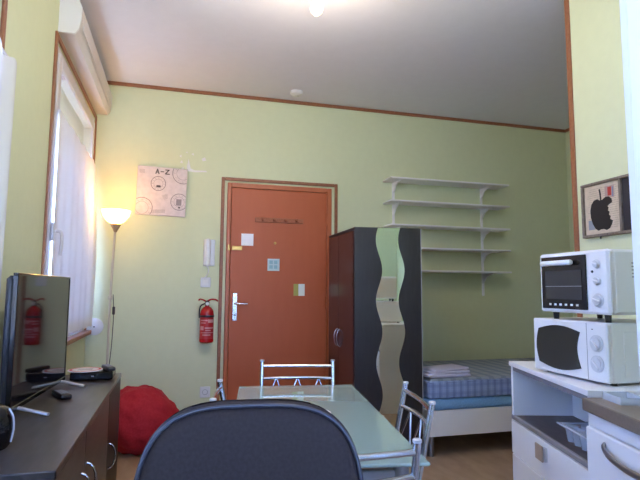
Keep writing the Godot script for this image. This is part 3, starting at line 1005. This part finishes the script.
# ---------------------------------------------------------------- sideboard side
func make_sideboard() -> void:
	var d := 0.407
	var z0 := 1.375
	var z1 := 2.967
	var h := 0.70
	var o := thing("sideboard", "dark brown wood sideboard under the television along the window wall", "sideboard", Vector3(0.016, 0, z0))
	var l := z1 - z0
	d -= 0.016
	part(o, "top_board", box(Vector3(0, h - 0.022, 0), Vector3(d, h, l), 0.003), M.sideboard)
	part(o, "carcass", box(Vector3(0, 0.06, 0.004), Vector3(d - 0.022, h - 0.022, l - 0.004)), M.sideboard_dark)
	part(o, "plinth", box(Vector3(0.02, 0, 0.01), Vector3(d - 0.04, 0.06, l - 0.01)), M.sideboard_dark)
	var cuts := [0.004, 0.485, 1.115, l - 0.004]
	for k in 3:
		var dr := part(o, "door", box(Vector3(d - 0.021, 0.065, cuts[k] + 0.002), Vector3(d - 0.003, h - 0.025, cuts[k + 1] - 0.002), 0.002), M.sideboard_dark if k == 0 else M.sideboard)
		var zz: float = cuts[k + 1] - 0.05 if k < 2 else cuts[k] + 0.06
		if k == 0:
			zz = 0.42
		var pts := []
		for q in 9:
			var a := PI * q / 8
			pts.append(Vector3(d - 0.003 + sin(a) * 0.03, (0.385 if k == 0 else 0.5) + cos(a) * 0.055, zz))
		part(dr, "handle", tube(pts, 0.004, 8), M.chrome)

func make_television() -> void:
	var o := thing("television", "flat television with a dark glossy screen on the sideboard", "television", Vector3(0.155, 0.70, 2.03), -0.06)
	var hw := 0.352
	part(o, "body", box(Vector3(-0.04, 0.03, -hw + 0.004), Vector3(-0.006, 0.505, hw - 0.004), 0.012), M.dark)
	var b := 0.009
	part(o, "bezel", boxes([
		[Vector3(-0.014, 0.022, -hw), Vector3(0.004, 0.022 + 0.018, hw)], [Vector3(-0.014, 0.515 - b, -hw), Vector3(0.004, 0.515, hw)],
		[Vector3(-0.014, 0.04, -hw), Vector3(0.004, 0.515 - b, -hw + b)], [Vector3(-0.014, 0.04, hw - b), Vector3(0.004, 0.515 - b, hw)]], 0.002), M.black_gloss)
	part(o, "screen", box(Vector3(-0.006, 0.04, -hw + b), Vector3(0.0015, 0.515 - b, hw - b)), M.screen)
	for z in [-0.29, 0.27]:
		var f := begin(false)
		add_tube(f, [Vector3(-0.12, 0.006, z - 0.02), Vector3(-0.02, 0.026, z), Vector3(0.0, 0.026, z), Vector3(0.115, 0.006, z + 0.035)], 0.012, 8, 0.006)
		part(o, "foot", done(f), M.silver)

func make_sideboard_things() -> void:
	var b := thing("set_top_box", "flat black set-top box on the far end of the sideboard", "set-top box", Vector3(0.285, 0.70, 1.53))
	part(b, "case", box(Vector3(-0.1, 0.004, -0.075), Vector3(0.1, 0.043, 0.075), 0.004), M.black_gloss)
	part(b, "front_lamp", box(Vector3(0.0, 0.02, 0.074), Vector3(0.012, 0.025, 0.0765)), M.silver)
	for s in [-1, 1]:
		part(b, "foot", box(Vector3(s * 0.07 - 0.012, 0, -0.06), Vector3(s * 0.07 + 0.012, 0.006, 0.06)), M.dark)
	var p := thing("round_plaque", "round white plaque with a red rim lying on the set-top box", "plaque", Vector3(0.245, 0.743, 1.53), 0.0)
	part(p, "disc", lathe([Vector2(0, 0), Vector2(0.083, 0), Vector2(0.084, 0.002), Vector2(0.083, 0.004), Vector2(0, 0.004)], 40), mat(srgb(222, 216, 218), 0.5))
	part(p, "red_ring", sheet(func(u: float, v: float) -> Vector3:
		return Vector3(cos(u * TAU), 0, sin(u * TAU)) * lerp(0.064, 0.076, v) + Vector3(0, 0.0045, 0), 40, 1), mat(srgb(196, 62, 54), 0.5))
	for k in 4:
		part(p, "printed_line", box(Vector3(-0.035, 0.004, -0.026 + k * 0.016), Vector3(0.035, 0.0045, -0.022 + k * 0.016)), M.grey_edge)
	var r0 := remote(Vector3(0.225, 0.70, 1.985), 0.45, "black remote control lying on the sideboard in front of the television")
	var r1 := remote(Vector3(0.355, 0.743, 1.53), 0.35, "black remote control lying on the set-top box")
	r1.scale = Vector3(0.9, 1, 0.9)
	# speaker at the near end
	var s := thing("speaker", "rounded black speaker with a silver rim on the near sideboard end", "speaker", Vector3(0.16, 0.70, 2.72))
	part(s, "body", lathe([Vector2(0, 0), Vector2(0.066, 0), Vector2(0.074, 0.012), Vector2(0.079, 0.05), Vector2(0.076, 0.085), Vector2(0.064, 0.11), Vector2(0.04, 0.122), Vector2(0, 0.124)], 36), M.black_gloss)
	part(s, "rim", tube(curve([Vector3(0.0745, 0.015, 0.0), Vector3(0.0805, 0.05, 0.0), Vector3(0.0775, 0.085, 0.0), Vector3(0.066, 0.11, 0.0)], 5), 0.003, 8), M.silver)

func remote(at: Vector3, turn: float, label: String) -> Node3D:
	var o := thing("remote_control", label, "remote", at, turn, "remote controls on the sideboard")
	part(o, "case", soft_box(Vector3(0.045, 0.02, 0.15), 0.008, 3), M.dark, Vector3(0, 0.01, 0))
	for j in 6:
		for i in 3:
			part(o, "key", box(Vector3(-0.014 + i * 0.011, 0.0195, -0.055 + j * 0.018), Vector3(-0.007 + i * 0.011, 0.0215, -0.048 + j * 0.018)), M.grey_edge)
	return o

func make_bean_bag() -> void:
	var o := thing("bean_bag", "slumped red fabric bean bag on the floor beside the sideboard", "bean bag", Vector3(0.465, 0, 0.37))
	var nz := FastNoiseLite.new()
	nz.seed = 21
	nz.frequency = 2.2
	var f := func(u: float, v: float) -> Vector3:
		var a: float = u * TAU
		var b: float = (v - 0.5) * PI
		var y: float = sin(b)
		var r: float = pow(max(cos(b), 0.0), 0.62)
		# heavier below, a drawn-in crown above
		var rx: float = 0.275 * r * (1.0 - 0.26 * max(y, 0.0))
		var n: float = nz.get_noise_3d(cos(a) * r * 0.8, y * 0.8, sin(a) * r * 0.8)
		var k: float = 1.0 + 0.09 * n + 0.02 * sin(a * 9.0) * max(y, 0.0)
		var yy: float = 0.22 + 0.225 * y * (1.0 + 0.1 * n)
		return Vector3(cos(a) * rx * k - 0.03 * max(y, 0.0), max(yy, 0.0), sin(a) * rx * k)
	part(o, "sack", sheet(f, 64, 36), M.red_cloth)
	part(o, "crown_seam", lathe([Vector2(0, 0), Vector2(0.03, -0.002), Vector2(0.034, 0.004), Vector2(0.025, 0.01), Vector2(0, 0.012)], 18), M.red_cloth, Vector3(-0.03, 0.432, 0))
	part(o, "strap", tube(curve([Vector3(0.02, 0.43, 0.02), Vector3(0.05, 0.452, 0.03), Vector3(0.085, 0.44, 0.04), Vector3(0.1, 0.41, 0.05)], 4), 0.008, 6, 0.003), M.red_cloth)

# ---------------------------------------------------------------- kitchen
func make_kitchen() -> void:
	var K := Vector3(2.185, 0, 2.35)
	var th := 0.27
	var turn := -th
	var o := thing("drawer_cabinet", "white kitchen cabinet with an open niche above drawers", "cabinet", K, turn)
	var w := 0.7
	var dp := 0.44
	var t := 0.018
	part(o, "top_board", box(Vector3(-0.008, 0.82, -0.004), Vector3(dp, 0.84, w), 0.002), M.kitchen_white)
	part(o, "side_panel", box(Vector3(0, 0, 0), Vector3(dp, 0.82, t), 0.001), M.kitchen_white)
	part(o, "side_panel", box(Vector3(0, 0, w - t), Vector3(dp, 0.82, w), 0.001), M.kitchen_white)
	part(o, "back_panel", box(Vector3(dp - 0.008, 0.0, t), Vector3(dp, 0.583, w - t)), M.kitchen_white)
	part(o, "niche_back", box(Vector3(0.27, 0.6, t), Vector3(0.28, 0.82, w - t)), M.kitchen_white)
	part(o, "niche_shelf", box(Vector3(0.012, 0.583, t), Vector3(dp - 0.008, 0.6, w - t)), M.shelf_dark)
	part(o, "shelf_edge", box(Vector3(-0.004, 0.583, 0.002), Vector3(0.012, 0.601, w - 0.002), 0.002), M.grey_edge)
	part(o, "niche_rail", box(Vector3(0.002, 0.8, t), Vector3(0.014, 0.82, w - t)), M.grey_edge)
	var ys := [[0.436, 0.578], [0.26, 0.431], [0.06, 0.255]]
	for k in ys:
		var dr := part(o, "drawer", box(Vector3(-0.006, k[0], 0.004), Vector3(0.012, k[1], w - 0.004), 0.002), M.kitchen_white)
		var hy: float = k[1] - 0.045
		var hp := part(dr, "handle", box(Vector3(-0.024, hy - 0.03, 0.3), Vector3(-0.017, hy + 0.03, 0.365), 0.002), M.handle_beige)
		hp.set_meta("label", "beige handle plate")
		part(dr, "handle_bracket", box(Vector3(-0.017, hy - 0.026, 0.355), Vector3(-0.006, hy + 0.026, 0.375), 0.001), M.silver)
	part(o, "plinth", box(Vector3(0.03, 0, t), Vector3(0.045, 0.055, w - t)), M.kitchen_white)
	# base unit with door and worktop
	var tr := Transform3D(Basis(Vector3.UP, turn), K)
	var b := thing("base_cabinet", "white kitchen base cabinet with a curved grey door handle", "cabinet", tr * Vector3(0, 0, w + 0.004), turn)
	var w2 := 0.54
	part(b, "carcass", box(Vector3(0.0, 0.06, 0), Vector3(dp, 0.778, w2), 0.001), M.kitchen_white)
	part(b, "plinth", box(Vector3(0.03, 0, 0.01), Vector3(dp, 0.06, w2 - 0.01)), M.kitchen_white)
	part(b, "front_rail", box(Vector3(-0.012, 0.735, 0.002), Vector3(0.0, 0.776, w2 - 0.002), 0.001), M.kitchen_white)
	var door := part(b, "door", box(Vector3(-0.022, 0.07, 0.002), Vector3(-0.001, 0.73, w2 - 0.004), 0.004), M.kitchen_white)
	part(door, "handle", tube(curve([Vector3(-0.02, 0.7, 0.11), Vector3(-0.036, 0.696, 0.13), Vector3(-0.05, 0.686, 0.19), Vector3(-0.052, 0.68, 0.27), Vector3(-0.05, 0.682, 0.35), Vector3(-0.036, 0.688, 0.41), Vector3(-0.02, 0.69, 0.43)], 5), 0.006, 10, 0.01), M.steel)
	var wt := thing("worktop", "beige kitchen worktop with a thick front edge over the base cabinet", "worktop", tr * Vector3(0, 0.778, w + 0.004), turn)
	part(wt, "slab", box(Vector3(-0.03, 0, 0.0), Vector3(dp, 0.04, w2), 0.003), M.beige)
	# things on the worktop
	var cb := thing("chopping_board", "pale green plastic chopping board lying on the worktop by the microwave", "board", tr * Vector3(0.22, 0.818, w + 0.2), turn)
	part(cb, "board", soft_box(Vector3(0.2, 0.014, 0.28), 0.006, 3), M.green_plastic, Vector3(0, 0.007, 0))
	var bx := thing("plastic_tray", "clear plastic tray standing on the worktop edge beside the microwave", "tray", tr * Vector3(0.07, 0.818, w + 0.07), turn)
	part(bx, "tray", boxes([[Vector3(-0.04, 0, -0.05), Vector3(0.04, 0.004, 0.05)], [Vector3(-0.04, 0.004, -0.05), Vector3(-0.037, 0.022, 0.05)], [Vector3(0.037, 0.004, -0.05), Vector3(0.04, 0.022, 0.05)], [Vector3(-0.037, 0.004, -0.05), Vector3(0.037, 0.022, -0.047)], [Vector3(-0.037, 0.004, 0.047), Vector3(0.037, 0.022, 0.05)]]), M.clear_plastic)
	# egg holder in the niche
	var eg := thing("egg_tray", "clear plastic egg tray with ribbed cups in the cabinet niche", "tray", tr * Vector3(0.1, 0.6, 0.5), turn)
	part(eg, "rim", boxes([[Vector3(-0.07, 0.055, -0.12), Vector3(0.07, 0.062, -0.105)], [Vector3(-0.07, 0.055, 0.105), Vector3(0.07, 0.062, 0.12)], [Vector3(-0.07, 0.055, -0.105), Vector3(-0.058, 0.062, 0.105)], [Vector3(0.058, 0.055, -0.105), Vector3(0.07, 0.062, 0.105)]], 0.002), M.clear_plastic)
	for i in 2:
		for j in 4:
			part(eg, "cup", lathe([Vector2(0, 0), Vector2(0.016, 0), Vector2(0.025, 0.056), Vector2(0.023, 0.056), Vector2(0.014, 0.003), Vector2(0, 0.003)], 16), M.clear_plastic, Vector3(-0.03 + 0.06 * i, 0, -0.08 + 0.053 * j))
	make_microwave()
	make_oven()
	# tall white fridge at the near end of the row
	var f := thing("fridge", "tall white fridge standing at the end of the kitchen units", "fridge", Vector3(1.517, 0, 3.66))
	part(f, "body", box(Vector3(0.004, 0.02, 0.0), Vector3(0.6, 2.25, 0.56), 0.004), M.kitchen_white)
	part(f, "door", box(Vector3(-0.016, 0.06, 0.03), Vector3(0.004, 2.25, 0.558), 0.008), M.kitchen_white)
	part(f, "handle", tube([Vector3(-0.026, 1.0, 0.5), Vector3(-0.026, 1.3, 0.5)], 0.01, 10), M.silver)

func make_microwave() -> void:
	var o := thing("microwave", "white microwave with a dark curved window under the mini oven", "microwave", Vector3(2.1, 0.84, 2.625))
	var w := 0.375
	var h := 0.214
	part(o, "case", box(Vector3(0.02, 0.01, 0), Vector3(0.33, h, w), 0.005), M.appliance)
	for p in [[0.05, 0.03], [0.05, w - 0.03], [0.3, 0.03], [0.3, w - 0.03]]:
		part(o, "foot", lathe([Vector2(0, 0), Vector2(0.012, 0), Vector2(0.012, 0.011), Vector2(0, 0.011)], 12), M.dark, Vector3(p[0], 0, p[1]))
	var fr := part(o, "front_panel", box(Vector3(0, 0.01, 0), Vector3(0.02, h, w), 0.005), M.appliance)
	# bulging window outline: x runs along the front, y up
	var poly := PackedVector2Array()
	var n := 16
	var zl := 0.035
	var zr := 0.255
	for i in n + 1:
		var t := float(i) / n
		poly.append(Vector2(lerp(zl, zr, t), 0.045 - 0.018 * sin(t * PI)))
	for i in range(1, n):
		var t := float(i) / n
		poly.append(Vector2(zr - 0.016 * sin(t * PI), lerp(0.045, 0.175, t)))
	for i in n + 1:
		var t := float(i) / n
		poly.append(Vector2(lerp(zr, zl, t), 0.175 + 0.018 * sin(t * PI)))
	for i in range(1, n):
		var t := float(i) / n
		poly.append(Vector2(zl - 0.014 * sin(t * PI), lerp(0.175, 0.045, t)))
	var win := part(fr, "window", slab(poly, 0.0, 0.003), M.oven_glass, Vector3.ZERO, Vector3(0, -PI / 2, 0))
	win.set_meta("label", "dark curved window")
	part(fr, "door_seam", box(Vector3(-0.0008, 0.014, 0.285), Vector3(0.003, h - 0.004, 0.287)), M.grey_edge)
	for y in [0.072, 0.142]:
		var k := part(fr, "knob", lathe([Vector2(0, 0), Vector2(0.029, 0), Vector2(0.029, 0.004), Vector2(0.022, 0.005), Vector2(0.021, 0.01), Vector2(0, 0.011)], 28), M.appliance_grey, Vector3(0, y, 0.331), Vector3(0, 0, PI / 2))
		part(k, "grip", box(Vector3(-0.017, 0.01, -0.003), Vector3(0.017, 0.015, 0.003), 0.001), M.appliance, Vector3.ZERO, Vector3(0, 0.8, 0))
	part(fr, "indicator", box(Vector3(-0.001, 0.188, 0.31), Vector3(0.002, 0.191, 0.316)), M.dark)
	part(o, "side_panel", box(Vector3(0.07, 0.03, w - 0.002), Vector3(0.3, h - 0.03, w + 0.002), 0.002), M.appliance)

func make_oven() -> void:
	var o := thing("mini_oven", "white mini oven with a black framed glass door on the microwave", "mini oven", Vector3(2.1, 1.054, 2.675))
	var w := 0.345
	var h := 0.255
	var y0 := 0.028
	part(o, "case", box(Vector3(0.02, y0, 0.0), Vector3(0.29, h, w), 0.01), M.appliance)
	for p in [[0.04, 0.04], [0.04, w - 0.05], [0.25, 0.04], [0.25, w - 0.05]]:
		part(o, "foot", lathe([Vector2(0, 0), Vector2(0.01, 0), Vector2(0.012, 0.03), Vector2(0, 0.03)], 12), M.dark, Vector3(p[0], 0, p[1]))
	var fr := part(o, "front_panel", box(Vector3(0, y0, 0.0), Vector3(0.02, h, w), 0.008), M.appliance)
	var dz0 := 0.018
	var dz1 := 0.25
	var d := part(o, "glass_door", box(Vector3(-0.006, y0 + 0.014, dz0), Vector3(0.001, h - 0.014, dz1), 0.002), M.black_gloss)
	d.set_meta("label", "black framed door")
	part(d, "window", box(Vector3(-0.0075, y0 + 0.05, dz0 + 0.024), Vector3(-0.005, h - 0.068, dz1 - 0.02)), M.oven_glass)
	part(d, "rack_line", box(Vector3(-0.0085, y0 + 0.098, dz0 + 0.024), Vector3(-0.0073, y0 + 0.1, dz1 - 0.02)), M.grey_edge)
	part(d, "handle", soft_box(Vector3(0.022, 0.02, 0.16), 0.008, 4), M.appliance, Vector3(-0.022, h - 0.04, 0.12))
	for z in [0.06, 0.18]:
		part(d, "handle_mount", box(Vector3(-0.016, h - 0.046, z), Vector3(-0.005, h - 0.034, z + 0.012)), M.dark)
	for k in 6:
		part(d, "printed_symbol", box(Vector3(-0.0068, y0 + 0.026, dz0 + 0.04 + k * 0.028), Vector3(-0.0058, y0 + 0.034, dz0 + 0.052 + k * 0.028)), M.appliance_grey)
	for q in [[0.205, 0.016], [0.145, 0.016], [0.078, 0.024]]:
		var kn := part(fr, "knob", lathe([Vector2(0, 0), Vector2(q[1], 0), Vector2(q[1], 0.003), Vector2(q[1] * 0.8, 0.005), Vector2(q[1] * 0.75, 0.01), Vector2(0, 0.011)], 24), M.appliance_grey, Vector3(0, q[0], 0.297), Vector3(0, 0, PI / 2))
		part(kn, "grip", box(Vector3(-q[1] * 0.7, 0.01, -0.0025), Vector3(q[1] * 0.7, 0.014, 0.0025), 0.001), M.appliance, Vector3.ZERO, Vector3(0, 1.3, 0))
	part(fr, "indicator", lathe([Vector2(0, 0), Vector2(0.005, 0), Vector2(0.004, 0.003), Vector2(0, 0.003)], 12), M.dark, Vector3(0, 0.178, 0.275), Vector3(0, 0, PI / 2))
	for k in 5:
		part(o, "vent_slot", box(Vector3(0.1, h - 0.05 - k * 0.012, w - 0.003), Vector3(0.15, h - 0.046 - k * 0.012, w + 0.0005)), M.grey_edge)
		part(o, "vent_slot", box(Vector3(0.17, h - 0.05 - k * 0.012, w - 0.003), Vector3(0.22, h - 0.046 - k * 0.012, w + 0.0005)), M.grey_edge)

func make_picture() -> void:
	# on the partition, facing the window wall: width runs along z
	var o := thing("framed_picture", "wooden framed picture of a black bitten apple above the mini oven", "picture", Vector3(PX, 1.588, 2.19))
	var hh := 0.143
	var l := 0.49
	var t := 0.014
	var d := 0.026
	part(o, "frame", boxes([
		[Vector3(-d, hh - t, 0), Vector3(0, hh, l)], [Vector3(-d, -hh, 0), Vector3(0, -hh + t, l)],
		[Vector3(-d, -hh + t, 0), Vector3(0, hh - t, t)], [Vector3(-d, -hh + t, l - t), Vector3(0, hh - t, l)],
		[Vector3(-d, -hh + t, 0.243), Vector3(0, hh - t, 0.243 + t)]], 0.002), M.frame_wood)
	var n := 256
	var img := Image.create(n, n, false, Image.FORMAT_RGB8)
	rng.seed = 9
	var nz := FastNoiseLite.new()
	nz.seed = 12
	nz.frequency = 0.02
	for y in n:
		for x in n:
			img.set_pixel(x, y, srgb(214, 196, 172).darkened(0.05 + 0.06 * nz.get_noise_2d(x, y)))
	for k in 20:
		var y := 20 + k * 11
		var x := 20 + rng.randi() % 30
		while x < 236:
			var e := x + 8 + rng.randi() % 26
			line_on(img, Vector2(x, y), Vector2(min(e, 240), y - 1), 0.8, srgb(120, 108, 100))
			x = e + 6
	img.fill_rect(Rect2i(150, 18, 66, 62), srgb(176, 150, 140))
	img.fill_rect(Rect2i(170, 24, 26, 44), srgb(176, 52, 44))
	img.fill_rect(Rect2i(200, 26, 10, 50), srgb(120, 124, 150))
	img.fill_rect(Rect2i(22, 180, 46, 50), srgb(140, 146, 160))
	var ap := PackedVector2Array()
	for q in [[112, 84], [92, 74], [68, 78], [48, 98], [38, 128], [40, 164], [52, 198], [72, 226], [94, 238], [114, 232], [132, 232], [152, 240], [176, 232], [190, 214], [198, 196], [180, 186], [184, 172], [172, 164], [178, 150], [166, 142], [172, 128], [164, 120], [178, 112], [198, 104], [196, 86], [176, 72], [150, 72], [130, 82]]:
		ap.append(Vector2(q[0], q[1]))
	fill_poly(img, ap, srgb(24, 22, 26))
	fill_poly(img, PackedVector2Array([Vector2(114, 84), Vector2(110, 50), Vector2(106, 26), Vector2(116, 24), Vector2(122, 50), Vector2(124, 84)]), srgb(24, 22, 26))
	part(o, "apple_print", printed(0.243 - t, 2 * (hh - t)), image_mat(img, 0.6), Vector3(-0.012, 0, t + (0.243 - t) / 2), Vector3(0, -PI / 2, 0))
	part(o, "chalkboard", box(Vector3(-0.013, -hh + t, 0.243 + t), Vector3(-0.006, hh - t, l - t)), mat(srgb(44, 40, 46), 0.6))
	part(o, "backing", box(Vector3(-0.006, -hh + t, t), Vector3(-0.002, hh - t, l - t)), M.frame_wood)
	part(o, "hook", tube([Vector3(-0.02, -hh, 0.12), Vector3(-0.024, -hh - 0.012, 0.12)], 0.004, 8), M.dark)

# ----------------------------------------------------------------
func _ready() -> void:
	rng.seed = 1
	# camera
	var cam := Camera3D.new()
	cam.name = "camera"
	add_child(cam)
	cam.fov = rad_to_deg(2.0 * atan(240.0 / 512.85))
	var yaw := 0.2695
	var pitch := 0.0986
	var fwd := Vector3(sin(yaw) * cos(pitch), sin(pitch), -cos(yaw) * cos(pitch))
	var right := Vector3(cos(yaw), 0, sin(yaw))
	var up := right.cross(fwd)
	var roll := 0.0069
	var r2 := right * cos(roll) + up * sin(roll)
	var u2 := -right * sin(roll) + up * cos(roll)
	cam.transform = Transform3D(Basis(r2, u2, -fwd), Vector3(0.687, 1.158, 4.444))
	cam.near = 0.02
	cam.current = true
	# sky and exposure
	var we := WorldEnvironment.new()
	we.name = "environment"
	var env := Environment.new()
	env.background_mode = Environment.BG_SKY
	var sky := Sky.new()
	var sm := ProceduralSkyMaterial.new()
	sm.sky_top_color = Color(0.37, 0.54, 0.90)
	sm.sky_horizon_color = Color(0.68, 0.79, 0.98)
	sm.ground_horizon_color = Color(0.79, 0.86, 0.98)
	sm.ground_bottom_color = Color(0.74, 0.79, 0.88)
	sm.energy_multiplier = 23.0
	sky.sky_material = sm
	env.sky = sky
	env.tonemap_mode = Environment.TONE_MAPPER_LINEAR
	env.tonemap_exposure = 1.12
	env.sdfgi_enabled = true
	env.ssao_enabled = true
	env.ssil_enabled = true
	we.environment = env
	add_child(we)

	make_materials()
	make_room()
	make_door()
	make_wardrobe()
	make_bed()
	make_shelves()
	make_sideboard()
	make_kitchen()
	make_table()
	make_chairs()
	make_armchair()
	make_bean_bag()
	make_television()
	make_curtains()
	make_picture()
	make_floor_lamp()
	make_ceiling_lights()
	make_wall_things()
	make_sideboard_things()
